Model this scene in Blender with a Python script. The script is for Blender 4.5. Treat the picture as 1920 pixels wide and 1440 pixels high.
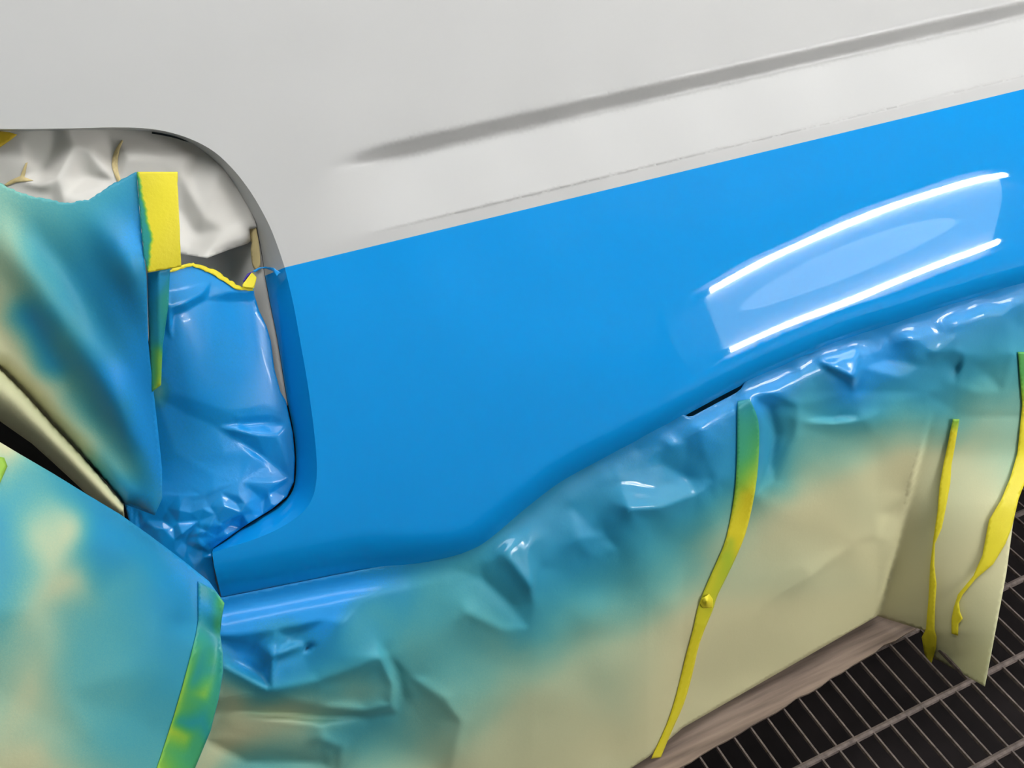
import bpy, math, random
import numpy as np
from mathutils import Matrix, Vector
from mathutils.geometry import delaunay_2d_cdt

for o in list(bpy.data.objects):
    bpy.data.objects.remove(o)
S = bpy.context.scene
COL = S.collection
rng = np.random.default_rng(7)
random.seed(7)

# ------------------------------------------------------------------ camera
H = 1.25
F = 1900.0
CAM = np.array([0.0, 0.0, H])
_p, _y, _r = np.radians([39.95, 21.97, -4.36])
FW = np.array([math.sin(_y) * math.cos(_p), math.cos(_y) * math.cos(_p), -math.sin(_p)])
_rt = np.array([math.cos(_y), -math.sin(_y), 0.0])
_up = np.cross(_rt, FW)
RT = math.cos(_r) * _rt + math.sin(_r) * _up
UP = -math.sin(_r) * _rt + math.cos(_r) * _up
cd = bpy.data.cameras.new('camera')
cd.sensor_width = 36.0
cd.lens = 36.0 * F / 1920.0
cd.clip_start = 0.02
cam = bpy.data.objects.new('camera', cd)
COL.objects.link(cam)
M = Matrix(((RT[0], UP[0], -FW[0], 0), (RT[1], UP[1], -FW[1], 0), (RT[2], UP[2], -FW[2], H), (0, 0, 0, 1)))
cam.matrix_world = M
S.camera = cam

# ------------------------------------------------------------------ world, exposure
W = bpy.data.worlds.new('world')
S.world = W
W.use_nodes = True
W.node_tree.nodes['Background'].inputs[0].default_value = (0.9, 0.95, 1.0, 1)
W.node_tree.nodes['Background'].inputs[1].default_value = 0.05
S.view_settings.view_transform = 'Standard'
S.view_settings.look = 'None'
S.view_settings.exposure = 0.42
S.view_settings.gamma = 1.0
S.view_settings.use_curve_mapping = False
S.cycles.max_bounces = 4
S.cycles.diffuse_bounces = 2
S.cycles.glossy_bounces = 3
CEIL_POWER = 4.0       # radiance of the ceiling lamps
TUBE_POWER = 60.0      # radiance of the wall fixture's tubes
DIFF_POWER = 3.6       # radiance of its diffuser
SKEW = .10
FIX_C = np.array([2.75, -1.75, 1.15])
FIX_L, FIX_W, FIX_T = 1.5, 0.5, math.radians(4)

# ------------------------------------------------------------------ helpers
def q_of(x, y):
    x = np.asarray(x, float); y = np.asarray(y, float)
    d = FW[None, :] + np.outer((x - 960) / F, RT) - np.outer((y - 720) / F, UP)
    return d / d[:, 1:2]

def pt(x, y, Y):
    return CAM + q_of([x], [y])[0] * Y

def yfloor(x, y, z=0.0):
    """depth Y at which the sight line of a point meets the height z"""
    q = q_of(x, y)
    return (z - H) / q[:, 2]

COEF = np.array([[float(v) for v in r.split(',')] for r in '0.9749,0.9782,0.9814,0.9844,0.9873,0.9900,0.9926,0.9951,0.9975,0.9999,1.0022,1.0044,1.0066,1.0086,1.0109,1.0129,1.0151,1.0171,1.0188,1.0212,1.0223,1.0256,1.0264,1.0306,1.0320,1.0341,1.0362,1.0368,1.0396,1.0420,1.0460,1.0488,1.0538,1.0584,1.0636,1.0691,1.0749,1.0810,1.0874,1.0943;0.9957,0.9991,1.0024,1.0055,1.0084,1.0112,1.0139,1.0166,1.0192,1.0217,1.0242,1.0266,1.0291,1.0311,1.0338,1.0359,1.0385,1.0410,1.0425,1.0461,1.0466,1.0507,1.0518,1.0550,1.0575,1.0596,1.0621,1.0647,1.0685,1.0717,1.0770,1.0802,1.0859,1.0916,1.0977,1.1044,1.1113,1.1188,1.1265,1.1348;1.0164,1.0199,1.0233,1.0265,1.0295,1.0324,1.0352,1.0380,1.0408,1.0434,1.0462,1.0486,1.0516,1.0534,1.0569,1.0589,1.0616,1.0652,1.0665,1.0706,1.0717,1.0753,1.0765,1.0806,1.0824,1.0868,1.0911,1.0936,1.1003,1.1029,1.1098,1.1134,1.1200,1.1271,1.1344,1.1424,1.1507,1.1596,1.1688,1.1788;1.0370,1.0407,1.0443,1.0475,1.0505,1.0534,1.0564,1.0595,1.0624,1.0651,1.0683,1.0704,1.0742,1.0761,1.0799,1.0830,1.0860,1.0899,1.0922,1.0963,1.0975,1.1026,1.1031,1.1092,1.1118,1.1169,1.1224,1.1255,1.1323,1.1361,1.1436,1.1484,1.1564,1.1651,1.1739,1.1833,1.1931,1.2036,1.2146,1.2264;1.0574,1.0613,1.0650,1.0684,1.0713,1.0745,1.0775,1.0807,1.0841,1.0869,1.0907,1.0936,1.0977,1.1008,1.1053,1.1084,1.1125,1.1166,1.1187,1.1245,1.1251,1.1317,1.1331,1.1394,1.1426,1.1484,1.1544,1.1584,1.1673,1.1721,1.1813,1.1870,1.1956,1.2058,1.2159,1.2271,1.2391,1.2514,1.2645,1.2787;1.0778,1.0817,1.0854,1.0887,1.0920,1.0956,1.0992,1.1028,1.1068,1.1106,1.1149,1.1187,1.1234,1.1263,1.1318,1.1349,1.1390,1.1446,1.1471,1.1534,1.1554,1.1622,1.1638,1.1719,1.1755,1.1826,1.1902,1.1947,1.2040,1.2097,1.2193,1.2255,1.2354,1.2495,1.2619,1.2749,1.2894,1.3036,1.3192,1.3361;1.0985,1.1026,1.1065,1.1102,1.1140,1.1181,1.1223,1.1267,1.1311,1.1352,1.1400,1.1437,1.1491,1.1528,1.1587,1.1632,1.1685,1.1742,1.1775,1.1847,1.1863,1.1949,1.1973,1.2059,1.2105,1.2182,1.2258,1.2309,1.2423,1.2495,1.2619,1.2691,1.2816,1.2981,1.3119,1.3265,1.3431,1.3599,1.3783,1.3968;1.1198,1.1243,1.1287,1.1330,1.1372,1.1417,1.1462,1.1509,1.1558,1.1605,1.1660,1.1711,1.1772,1.1817,1.1889,1.1928,1.1981,1.2053,1.2088,1.2174,1.2206,1.2291,1.2323,1.2426,1.2469,1.2565,1.2662,1.2722,1.2865,1.2946,1.3088,1.3184,1.3328,1.3474,1.3655,1.3835,1.4020,1.4203,1.4392,1.4581;1.1419,1.1468,1.1516,1.1563,1.1610,1.1660,1.1712,1.1766,1.1822,1.1878,1.1938,1.1991,1.2057,1.2108,1.2186,1.2242,1.2306,1.2386,1.2438,1.2532,1.2561,1.2671,1.2698,1.2820,1.2883,1.2976,1.3106,1.3146,1.3263,1.3425,1.3567,1.3649,1.3781,1.3931,1.4224,1.4454,1.4648,1.4831,1.5014,1.5200;1.1650,1.1704,1.1757,1.1810,1.1862,1.1918,1.1975,1.2034,1.2095,1.2156,1.2224,1.2289,1.2365,1.2441,1.2542,1.2589,1.2662,1.2752,1.2795,1.2908,1.2929,1.3065,1.3113,1.3210,1.3356,1.3402,1.3557,1.3682,1.3773,1.3879,1.4022,1.4146,1.4322,1.4493,1.4875,1.5101,1.5282,1.5455,1.5632,1.5813;1.1891,1.1949,1.2007,1.2064,1.2123,1.2184,1.2249,1.2315,1.2387,1.2464,1.2540,1.2618,1.2700,1.2774,1.2881,1.2935,1.3010,1.3122,1.3161,1.3281,1.3374,1.3437,1.3587,1.3642,1.3794,1.3907,1.4022,1.4136,1.4264,1.4409,1.4548,1.4729,1.4908,1.5130,1.5485,1.5696,1.5874,1.6048,1.6227,1.6409;1.2144,1.2208,1.2271,1.2335,1.2401,1.2470,1.2543,1.2618,1.2695,1.2779,1.2861,1.2949,1.3032,1.3142,1.3240,1.3330,1.3390,1.3482,1.3608,1.3665,1.3814,1.3861,1.3996,1.4119,1.4244,1.4366,1.4492,1.4626,1.4766,1.4923,1.5090,1.5278,1.5427,1.5598,1.5930,1.6191,1.6404,1.6599,1.6789,1.6980;1.2410,1.2479,1.2549,1.2620,1.2693,1.2768,1.2847,1.2929,1.3013,1.3106,1.3197,1.3295,1.3387,1.3538,1.3605,1.3694,1.3834,1.3877,1.4001,1.4128,1.4171,1.4301,1.4444,1.4583,1.4715,1.4850,1.4989,1.5133,1.5290,1.5440,1.5633,1.5733,1.5904,1.6115,1.6403,1.6671,1.6906,1.7121,1.7326,1.7527;1.2686,1.2762,1.2837,1.2914,1.2995,1.3077,1.3163,1.3253,1.3346,1.3449,1.3545,1.3642,1.3744,1.3889,1.4025,1.4094,1.4229,1.4331,1.4406,1.4541,1.4619,1.4781,1.4927,1.5068,1.5210,1.5354,1.5505,1.5660,1.5825,1.6014,1.6172,1.6285,1.6447,1.6655,1.6908,1.7164,1.7404,1.7630,1.7845,1.8055;1.2974,1.3055,1.3136,1.3219,1.3308,1.3398,1.3492,1.3590,1.3692,1.3800,1.3902,1.4006,1.4120,1.4254,1.4385,1.4485,1.4614,1.4749,1.4880,1.5006,1.5134,1.5267,1.5415,1.5571,1.5717,1.5882,1.6045,1.6207,1.6370,1.6544,1.6699,1.6836,1.7000,1.7200,1.7430,1.7671,1.7907,1.8135,1.8356,1.8572;1.3273,1.3360,1.3447,1.3537,1.3632,1.3730,1.3831,1.3936,1.4041,1.4144,1.4253,1.4376,1.4499,1.4627,1.4749,1.4879,1.5015,1.5146,1.5296,1.5432,1.5577,1.5743,1.5931,1.6077,1.6235,1.6404,1.6569,1.6733,1.6898,1.7064,1.7222,1.7377,1.7547,1.7741,1.7957,1.8185,1.8415,1.8641,1.8863,1.9082;1.3581,1.3674,1.3767,1.3864,1.3965,1.4069,1.4178,1.4291,1.4406,1.4521,1.4635,1.4761,1.4885,1.5009,1.5134,1.5271,1.5411,1.5546,1.5693,1.5845,1.6015,1.6201,1.6397,1.6566,1.6734,1.6906,1.7076,1.7244,1.7412,1.7578,1.7742,1.7907,1.8083,1.8276,1.8484,1.8702,1.8925,1.9148,1.9369,1.9589;1.3898,1.3995,1.4094,1.4196,1.4302,1.4412,1.4528,1.4648,1.4773,1.4898,1.5014,1.5143,1.5268,1.5393,1.5523,1.5661,1.5813,1.5955,1.6113,1.6281,1.6460,1.6652,1.6849,1.7035,1.7215,1.7394,1.7570,1.7743,1.7915,1.8086,1.8256,1.8429,1.8610,1.8803,1.9007,1.9219,1.9437,1.9657,1.9876,2.0095;1.4220,1.4322,1.4425,1.4532,1.4641,1.4755,1.4874,1.4996,1.5121,1.5242,1.5361,1.5502,1.5632,1.5761,1.5898,1.6049,1.6207,1.6357,1.6528,1.6710,1.6900,1.7098,1.7298,1.7494,1.7684,1.7871,1.8054,1.8234,1.8412,1.8588,1.8765,1.8944,1.9130,1.9323,1.9525,1.9735,1.9949,2.0165,2.0383,2.0601;1.4548,1.4653,1.4760,1.4869,1.4981,1.5098,1.5217,1.5340,1.5463,1.5584,1.5711,1.5852,1.5988,1.6126,1.6276,1.6435,1.6599,1.6764,1.6945,1.7136,1.7335,1.7539,1.7745,1.7948,1.8146,1.8341,1.8531,1.8718,1.8903,1.9085,1.9268,1.9453,1.9643,1.9838,2.0040,2.0248,2.0459,2.0674,2.0890,2.1107;1.4879,1.4987,1.5096,1.5207,1.5322,1.5439,1.5560,1.5683,1.5807,1.5934,1.6066,1.6206,1.6349,1.6496,1.6654,1.6821,1.6994,1.7173,1.7362,1.7561,1.7767,1.7978,1.8189,1.8399,1.8605,1.8807,1.9005,1.9199,1.9390,1.9579,1.9768,1.9958,2.0151,2.0349,2.0551,2.0758,2.0969,2.1182,2.1397,2.1613;1.5212,1.5322,1.5433,1.5546,1.5662,1.5781,1.5903,1.6028,1.6155,1.6286,1.6422,1.6566,1.6714,1.6870,1.7036,1.7210,1.7392,1.7581,1.7779,1.7986,1.8199,1.8415,1.8633,1.8850,1.9063,1.9272,1.9476,1.9677,1.9875,2.0070,2.0264,2.0459,2.0656,2.0856,2.1060,2.1267,2.1478,2.1690,2.1904,2.2119;1.5547,1.5658,1.5770,1.5885,1.6003,1.6124,1.6247,1.6374,1.6504,1.6639,1.6780,1.6927,1.7082,1.7245,1.7418,1.7600,1.7790,1.7989,1.8195,1.8409,1.8629,1.8853,1.9077,1.9300,1.9520,1.9736,1.9947,2.0155,2.0358,2.0559,2.0759,2.0959,2.1159,2.1362,2.1567,2.1775,2.1986,2.2198,2.2411,2.2626'.split(';')])
def ybody(x, y):
    """smooth skin of the car side"""
    x = np.asarray(x, float); y = np.asarray(y, float)
    u = (x + 560) / 90; v = (y + 500) / 90
    i = np.clip(np.floor(u).astype(int), 0, COEF.shape[1] - 4)
    j = np.clip(np.floor(v).astype(int), 0, COEF.shape[0] - 4)
    def b(t):
        return [(1 - t) ** 3 / 6, (3 * t ** 3 - 6 * t ** 2 + 4) / 6, (-3 * t ** 3 + 3 * t ** 2 + 3 * t + 1) / 6, t ** 3 / 6]
    bu, bv = b(u - i), b(v - j)
    w = 0
    for a in range(4):
        for c in range(4):
            w = w + bv[a] * bu[c] * COEF[j + a, i + c]
    return 1 / w

def sstep(a, b, x):
    t = np.clip((x - a) / (b - a), 0, 1)
    return t * t * (3 - 2 * t)

def seg_dist(px, py, line):
    """distance of points to a polyline"""
    best = np.full(len(px), 1e9)
    for (x1, y1), (x2, y2) in zip(line[:-1], line[1:]):
        dx, dy = x2 - x1, y2 - y1
        t = np.clip(((px - x1) * dx + (py - y1) * dy) / (dx * dx + dy * dy + 1e-9), 0, 1)
        best = np.minimum(best, np.hypot(px - x1 - t * dx, py - y1 - t * dy))
    return best

def densify(line, step, closed=False):
    out = []
    L = list(line) + ([line[0]] if closed else [])
    for (x1, y1), (x2, y2) in zip(L[:-1], L[1:]):
        n = max(1, int(math.ceil(math.hypot(x2 - x1, y2 - y1) / step)))
        for k in range(n):
            out.append((x1 + (x2 - x1) * k / n, y1 + (y2 - y1) * k / n))
    if not closed:
        out.append(tuple(L[-1]))
    return out

def smooth_line(line, n=8):
    """Catmull-Rom through the points"""
    P = [np.array(p, float) for p in line]
    P = [2 * P[0] - P[1]] + P + [2 * P[-1] - P[-2]]
    out = []
    for k in range(1, len(P) - 2):
        a, b, c, d = P[k - 1:k + 3]
        for m in range(n):
            t = m / n
            out.append(tuple(0.5 * (2 * b + (c - a) * t + (2 * a - 5 * b + 4 * c - d) * t * t + (3 * b - a - 3 * c + d) * t ** 3)))
    out.append(tuple(P[-2]))
    return out

def jag(line, step, amp, seed=0):
    r = random.Random(seed)
    pts = densify(line, step)
    return [pts[0]] + [(x + r.uniform(-amp, amp), y + r.uniform(-amp, amp)) for x, y in pts[1:-1]] + [pts[-1]]

def inside(px, py, poly):
    P = np.array(poly); res = np.zeros(len(px), bool)
    x2, y2 = P[-1]
    for x1, y1 in P:
        c = ((y1 > py) != (y2 > py))
        with np.errstate(divide='ignore', invalid='ignore'):
            xi = (x2 - x1) * (py - y1) / (y2 - y1) + x1
        res ^= c & (px < xi)
        x2, y2 = x1, y1
    return res

class Field:
    """piecewise linear field over control points, rastered and softened"""
    def __init__(self, pts, blur=6, cell=4, default=0.0, edges=()):
        P = [tuple(map(float, p)) for p in pts]
        xs = [p[0] for p in P]; ys = [p[1] for p in P]
        x0, x1, y0, y1 = min(xs), max(xs), min(ys), max(ys)
        self.x0, self.y0, self.cell = x0, y0, cell
        nx, ny = int((x1 - x0) / cell) + 2, int((y1 - y0) / cell) + 2
        G = np.full((ny, nx), np.nan)
        v, e, f, ov, oe, of = delaunay_2d_cdt([Vector(p[:2]) for p in P], list(edges), [], 0, 1e-4)
        val = []
        for k, src in enumerate(ov):
            if src:
                val.append(P[src[0]][2])
            else:
                d = [(p[0] - v[k].x) ** 2 + (p[1] - v[k].y) ** 2 for p in P]
                val.append(P[int(np.argmin(d))][2])
        for t in f:
            a, b, c = [(v[k].x, v[k].y, val[k]) for k in t]
            i0 = max(0, int((min(a[0], b[0], c[0]) - x0) / cell)); i1 = min(nx - 1, int((max(a[0], b[0], c[0]) - x0) / cell) + 1)
            j0 = max(0, int((min(a[1], b[1], c[1]) - y0) / cell)); j1 = min(ny - 1, int((max(a[1], b[1], c[1]) - y0) / cell) + 1)
            X, Yg = np.meshgrid(x0 + cell * np.arange(i0, i1 + 1), y0 + cell * np.arange(j0, j1 + 1))
            den = (b[1] - c[1]) * (a[0] - c[0]) + (c[0] - b[0]) * (a[1] - c[1])
            if abs(den) < 1e-9:
                continue
            l1 = ((b[1] - c[1]) * (X - c[0]) + (c[0] - b[0]) * (Yg - c[1])) / den
            l2 = ((c[1] - a[1]) * (X - c[0]) + (a[0] - c[0]) * (Yg - c[1])) / den
            l3 = 1 - l1 - l2
            m = (l1 >= -0.02) & (l2 >= -0.02) & (l3 >= -0.02)
            sub = G[j0:j1 + 1, i0:i1 + 1]
            sub[m] = (l1 * a[2] + l2 * b[2] + l3 * c[2])[m]
        for _ in range(40):                       # grow into the rim
            bad = np.isnan(G)
            if not bad.any():
                break
            for sh, ax in ((1, 0), (-1, 0), (1, 1), (-1, 1)):
                R_ = np.roll(G, sh, ax); b2 = np.isnan(G); G[b2] = R_[b2]
        G[np.isnan(G)] = default
        if blur > 0:
            s = blur / cell; n = max(1, int(3 * s))
            k = np.exp(-0.5 * (np.arange(-n, n + 1) / s) ** 2); k /= k.sum()
            Gp = np.pad(G, n, mode='edge')
            Gp = np.apply_along_axis(lambda r_: np.convolve(r_, k, 'valid'), 1, Gp)
            G = np.apply_along_axis(lambda r_: np.convolve(r_, k, 'valid'), 0, Gp)
        self.G = G
    def __call__(self, x, y):
        u = np.clip((np.asarray(x, float) - self.x0) / self.cell, 0, self.G.shape[1] - 1.001)
        v = np.clip((np.asarray(y, float) - self.y0) / self.cell, 0, self.G.shape[0] - 1.001)
        i = u.astype(int); j = v.astype(int); a = u - i; b = v - j; G = self.G
        return (G[j, i] * (1 - a) * (1 - b) + G[j, i + 1] * a * (1 - b) + G[j + 1, i] * (1 - a) * b + G[j + 1, i + 1] * a * b)

def crumple(x0, x1, y0, y1, spacing, seed, blur=2.5, cell=3):
    """facets of crumpled paper, values about -1..1"""
    r = np.random.default_rng(seed); P = []
    for x in np.arange(x0 - spacing, x1 + 2 * spacing, spacing):
        for y in np.arange(y0 - spacing, y1 + 2 * spacing, spacing):
            P.append((x + r.uniform(-.5, .5) * spacing, y + r.uniform(-.5, .5) * spacing, r.uniform(-1, 1)))
    return Field(P, blur, cell)

# ------------------------------------------------------------------ object helpers
def tag(o, label=None, cat=None, group=None, kind=None):
    if label: o['label'] = label
    if cat: o['category'] = cat
    if group: o['group'] = group
    if kind: o['kind'] = kind
    return o

def thing(name, loc, label=None, cat=None, group=None, kind=None):
    o = bpy.data.objects.new(name, None)
    COL.objects.link(o); o.location = loc; o.empty_display_size = 0.05
    return tag(o, label, cat, group, kind)

def link(name, verts, faces, mat, parent=None, smooth=True, attrs=None, origin=None):
    verts = np.asarray(verts, float)
    if origin is None:
        origin = np.array([verts[:, 0].mean(), verts[:, 1].mean(), verts[:, 2].min()])
    me = bpy.data.meshes.new(name)
    me.from_pydata((verts - origin).tolist(), [], faces)
    me.update()
    if smooth:
        me.polygons.foreach_set('use_smooth', [True] * len(me.polygons))
    for k, a in (attrs or {}).items():
        at = me.attributes.new(k, 'FLOAT', 'POINT')
        at.data.foreach_set('value', np.asarray(a, np.float32))
    o = bpy.data.objects.new(name, me)
    COL.objects.link(o)
    if mat: me.materials.append(mat)
    base = np.array(parent_world(parent)) if parent else np.zeros(3)
    o.parent = parent
    o.location = origin - base
    o['_w'] = 0
    del o['_w']
    return o

def parent_world(p):
    v = np.zeros(3)
    while p:
        v = v + np.array(p.location); p = p.parent
    return v

def patch(name, outline, depth, step, mat, parent=None, spray=None, extra=(), thick=0.0, smooth=True, gloss=None):
    """a piece of skin or sheet: outline followed at its own depth; real position of every vertex from depth()"""
    B = densify(outline, step, True)
    P = np.array(B)
    x0, y0 = P.min(0); x1, y1 = P.max(0)
    gx, gy = [], []
    row = 0
    for y in np.arange(y0, y1, step * 0.87):
        xs = np.arange(x0 + (row % 2) * step / 2, x1, step); row += 1
        gx.append(xs); gy.append(np.full(len(xs), y))
    gx = np.concatenate(gx) if gx else np.zeros(0); gy = np.concatenate(gy) if gy else np.zeros(0)
    if len(extra):
        ex = np.array(extra, float)
        gx = np.r_[gx, ex[:, 0]]; gy = np.r_[gy, ex[:, 1]]
    ok = inside(gx, gy, B) & (seg_dist(gx, gy, B + [B[0]]) > step * 0.45)
    gx, gy = gx[ok], gy[ok]
    pts = [Vector(p) for p in B] + [Vector((a, b)) for a, b in zip(gx, gy)]
    v, e, f, ov, oe, of = delaunay_2d_cdt(pts, [], [list(range(len(B)))], 1, 1e-4)
    V = np.array([(p.x, p.y) for p in v])
    Yd = depth(V[:, 0], V[:, 1])
    W3 = CAM[None, :] + q_of(V[:, 0], V[:, 1]) * Yd[:, None]
    faces = []
    for t in f:
        t = list(t)
        a, b, c = V[t[0]], V[t[1]], V[t[2]]
        if (b[0] - a[0]) * (c[1] - a[1]) - (b[1] - a[1]) * (c[0] - a[0]) > 0:
            t.reverse()
        faces.append(t)
    at = {'spray': np.clip(spray(V[:, 0], V[:, 1]), -1, 2)} if spray else None
    if gloss: at['gloss'] = gloss(V[:, 0], V[:, 1])
    o = link(name, W3, faces, mat, parent, smooth, at)
    if thick:
        m = o.modifiers.new('thickness', 'SOLIDIFY'); m.thickness = thick; m.offset = -1
    return o

def box(verts, faces, c, s, R=None):
    n = len(verts)
    for k in range(8):
        p = np.array([((k & 1) - .5) * s[0], ((k >> 1 & 1) - .5) * s[1], ((k >> 2) - .5) * s[2]])
        if R is not None: p = R @ p
        verts.append(np.array(c) + p)
    for f in ((0, 2, 3, 1), (4, 5, 7, 6), (0, 1, 5, 4), (2, 6, 7, 3), (0, 4, 6, 2), (1, 3, 7, 5)):
        faces.append([n + k for k in f])

def tube(path, r, n=8):
    verts, faces = [], []
    path = np.asarray(path, float)
    for i, p in enumerate(path):
        t = path[min(i + 1, len(path) - 1)] - path[max(i - 1, 0)]; t /= np.linalg.norm(t)
        a = np.cross(t, [0, 0, 1.0]);
        if np.linalg.norm(a) < 1e-3: a = np.cross(t, [0, 1.0, 0])
        a /= np.linalg.norm(a); b = np.cross(t, a)
        for k in range(n):
            th = 2 * math.pi * k / n
            verts.append(p + r * (math.cos(th) * a + math.sin(th) * b))
    for i in range(len(path) - 1):
        for k in range(n):
            faces.append([i * n + k, i * n + (k + 1) % n, (i + 1) * n + (k + 1) % n, (i + 1) * n + k])
    faces.append(list(range(n))[::-1]); faces.append([(len(path) - 1) * n + k for k in range(n)])
    return verts, faces

# ------------------------------------------------------------------ materials
def mat(name):
    m = bpy.data.materials.new(name); m.use_nodes = True
    return m, m.node_tree.nodes, m.node_tree.links, m.node_tree.nodes['Principled BSDF']

def noise(N, L, scale, detail=3, rough=.6, co='Object'):
    tc = N.new('ShaderNodeTexCoord'); n = N.new('ShaderNodeTexNoise')
    n.inputs['Scale'].default_value = scale; n.inputs['Detail'].default_value = detail; n.inputs['Roughness'].default_value = rough
    L.new(tc.outputs[co], n.inputs['Vector'])
    return n

def add_bump(N, L, B, src, strength, dist=0.001):
    b = N.new('ShaderNodeBump'); b.inputs['Strength'].default_value = strength; b.inputs['Distance'].default_value = dist
    L.new(src, b.inputs['Height']); L.new(b.outputs['Normal'], B.inputs['Normal'])

def plain(name, col, rough=.5, spec=.5, coat=0, coat_r=.03, var=.06, scale=40, bump=0, metal=0):
    m, N, L, B = mat(name)
    n = noise(N, L, scale)
    r = N.new('ShaderNodeValToRGB')
    r.color_ramp.elements[0].position = .3; r.color_ramp.elements[1].position = .7
    r.color_ramp.elements[0].color = (*[c * (1 - var) for c in col], 1)
    r.color_ramp.elements[1].color = (*[min(1, c * (1 + var)) for c in col], 1)
    L.new(n.outputs['Fac'], r.inputs['Fac']); L.new(r.outputs['Color'], B.inputs['Base Color'])
    B.inputs['Roughness'].default_value = rough; B.inputs['Specular IOR Level'].default_value = spec
    B.inputs['Coat Weight'].default_value = coat; B.inputs['Coat Roughness'].default_value = coat_r
    B.inputs['Metallic'].default_value = metal
    if bump: add_bump(N, L, B, n.outputs['Fac'], bump)
    return m

BLUE = (0.004, 0.325, 0.82)
def sprayed(name, paper, rough0=.62, rough1=.5, var=.1, grain=.25, coat=.8, coat_r=.10, amp=1.0):
    """paper or tape with blue overspray; paint coverage comes from the 'spray' attribute of the sheet"""
    m, N, L, B = mat(name)
    at = N.new('ShaderNodeAttribute'); at.attribute_name = 'spray'
    n1 = noise(N, L, 900, 2, .7); n2 = noise(N, L, 9, 3, .55)
    a1 = N.new('ShaderNodeMath'); a1.operation = 'MULTIPLY_ADD'; a1.inputs[1].default_value = .22 * amp; a1.inputs[2].default_value = -.11 * amp
    L.new(n1.outputs['Fac'], a1.inputs[0])
    a2 = N.new('ShaderNodeMath'); a2.operation = 'MULTIPLY_ADD'; a2.inputs[1].default_value = .24 * amp; a2.inputs[2].default_value = -.12 * amp
    L.new(n2.outputs['Fac'], a2.inputs[0])
    s = N.new('ShaderNodeMath'); s.operation = 'ADD'; L.new(a1.outputs[0], s.inputs[0]); L.new(a2.outputs[0], s.inputs[1])
    # the speckle only where there is paint at all
    k = N.new('ShaderNodeMath'); k.operation = 'MINIMUM'; k.inputs[1].default_value = .35; L.new(at.outputs['Fac'], k.inputs[0])
    k2 = N.new('ShaderNodeMath'); k2.operation = 'MULTIPLY'; k2.inputs[1].default_value = 2.8; L.new(k.outputs[0], k2.inputs[0])
    s2 = N.new('ShaderNodeMath'); s2.operation = 'MULTIPLY'; L.new(s.outputs[0], s2.inputs[0]); L.new(k2.outputs[0], s2.inputs[1])
    s3 = N.new('ShaderNodeMath'); s3.operation = 'ADD'; s3.use_clamp = True; L.new(s2.outputs[0], s3.inputs[0]); L.new(at.outputs['Fac'], s3.inputs[1])
    r = N.new('ShaderNodeValToRGB'); cr = r.color_ramp
    cr.elements.remove(cr.elements[1])
    for k_ in range(9):
        t = k_ / 8
        bl = BLUE if k_ == 8 else (.009, .27, .60)
        c = [math.exp((1 - t) * math.log(max(a, 1e-3)) + t * math.log(max(b, 1e-3))) for a, b in zip(paper, bl)]
        c = [v * (1 - .06 * math.sin(math.pi * min(1, t * 1.08)) ** .8) if k_ < 8 else v for v in c]
        e = cr.elements[0] if k_ == 0 else cr.elements.new(t)
        e.position = t; e.color = (*c, 1)
    L.new(s3.outputs[0], r.inputs['Fac']); L.new(r.outputs['Color'], B.inputs['Base Color'])
    mr = N.new('ShaderNodeMapRange'); mr.inputs['To Min'].default_value = rough0; mr.inputs['To Max'].default_value = rough1
    L.new(s3.outputs[0], mr.inputs['Value']); L.new(mr.outputs[0], B.inputs['Roughness'])
    mc = N.new('ShaderNodeMapRange'); mc.inputs['To Max'].default_value = coat
    ag = N.new('ShaderNodeAttribute'); ag.attribute_name = 'gloss'      # wet paint film
    L.new(ag.outputs['Fac'], mc.inputs['Value']); L.new(mc.outputs[0], B.inputs['Coat Weight'])
    B.inputs['Coat Roughness'].default_value = coat_r
    n3 = noise(N, L, 260, 4, .6)
    add_bump(N, L, B, n3.outputs['Fac'], grain, .0006)
    return m

def emit(name, col, power):
    m, N, L, B = mat(name)
    n = noise(N, L, 3)
    B.inputs['Base Color'].default_value = (.8, .8, .8, 1)
    r = N.new('ShaderNodeMapRange'); r.inputs['To Min'].default_value = power * .97; r.inputs['To Max'].default_value = power * 1.03
    L.new(n.outputs['Fac'], r.inputs['Value']); L.new(r.outputs[0], B.inputs['Emission Strength'])
    B.inputs['Emission Color'].default_value = (*col, 1)
    return m

M_WHITE = plain('white_car_paint', (.60, .60, .585), .4, .4, .35, .28, .01, 3)
M_BLUE = plain('blue_car_paint', BLUE, .42, .0, .5, .015, .012, 3)
M_PAPER = sprayed('masking_paper', (.79, .745, .43))
M_FILM = sprayed('painted_film', (.79, .745, .43), .5, .36, coat=1.0, coat_r=.05)
M_TAPE = sprayed('yellow_tape', (.92, .79, .032), .5, .4, grain=.4, coat=.15, amp=.4)
M_CREAM = plain('cream_paper', (.72, .695, .64), .5, .4, .1, .2, .05, 14, .15)
M_CREAMDK = plain('shaded_backing_paper', (.44, .40, .33), .6, .3, 0, .2, .06, 14, .15)
M_SEAL = plain('black_rubber', (.012, .012, .016), .45)
M_DARK = plain('interior_shade', (.02, .016, .014), .8)
M_BAR = plain('dusty_steel', (.15, .118, .104), .7, .3, 0, .1, .35, 120, .4)
M_PIT = plain('pit_shade', (.02, .016, .016), .9, .2, 0, .1, .4, 6)  # darkness of the pit is put into this near-black colour
M_BOARD = None
M_WALL = plain('booth_wall_paint', (.80, .80, .78), .45, .4, 0, .1, .02, 2)
M_WALLG = plain('shading_wall_grey', (.18, .18, .18), .5, .4, 0, .1, .05, 2)  # unseen left wall made dark to deepen shade on surfaces facing it
M_FLOOR = plain('dusty_concrete', (.30, .27, .25), .85, .2, 0, .1, .25, 8, .3)
M_HOUS = plain('white_enamel', (.8, .8, .8), .4)
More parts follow.
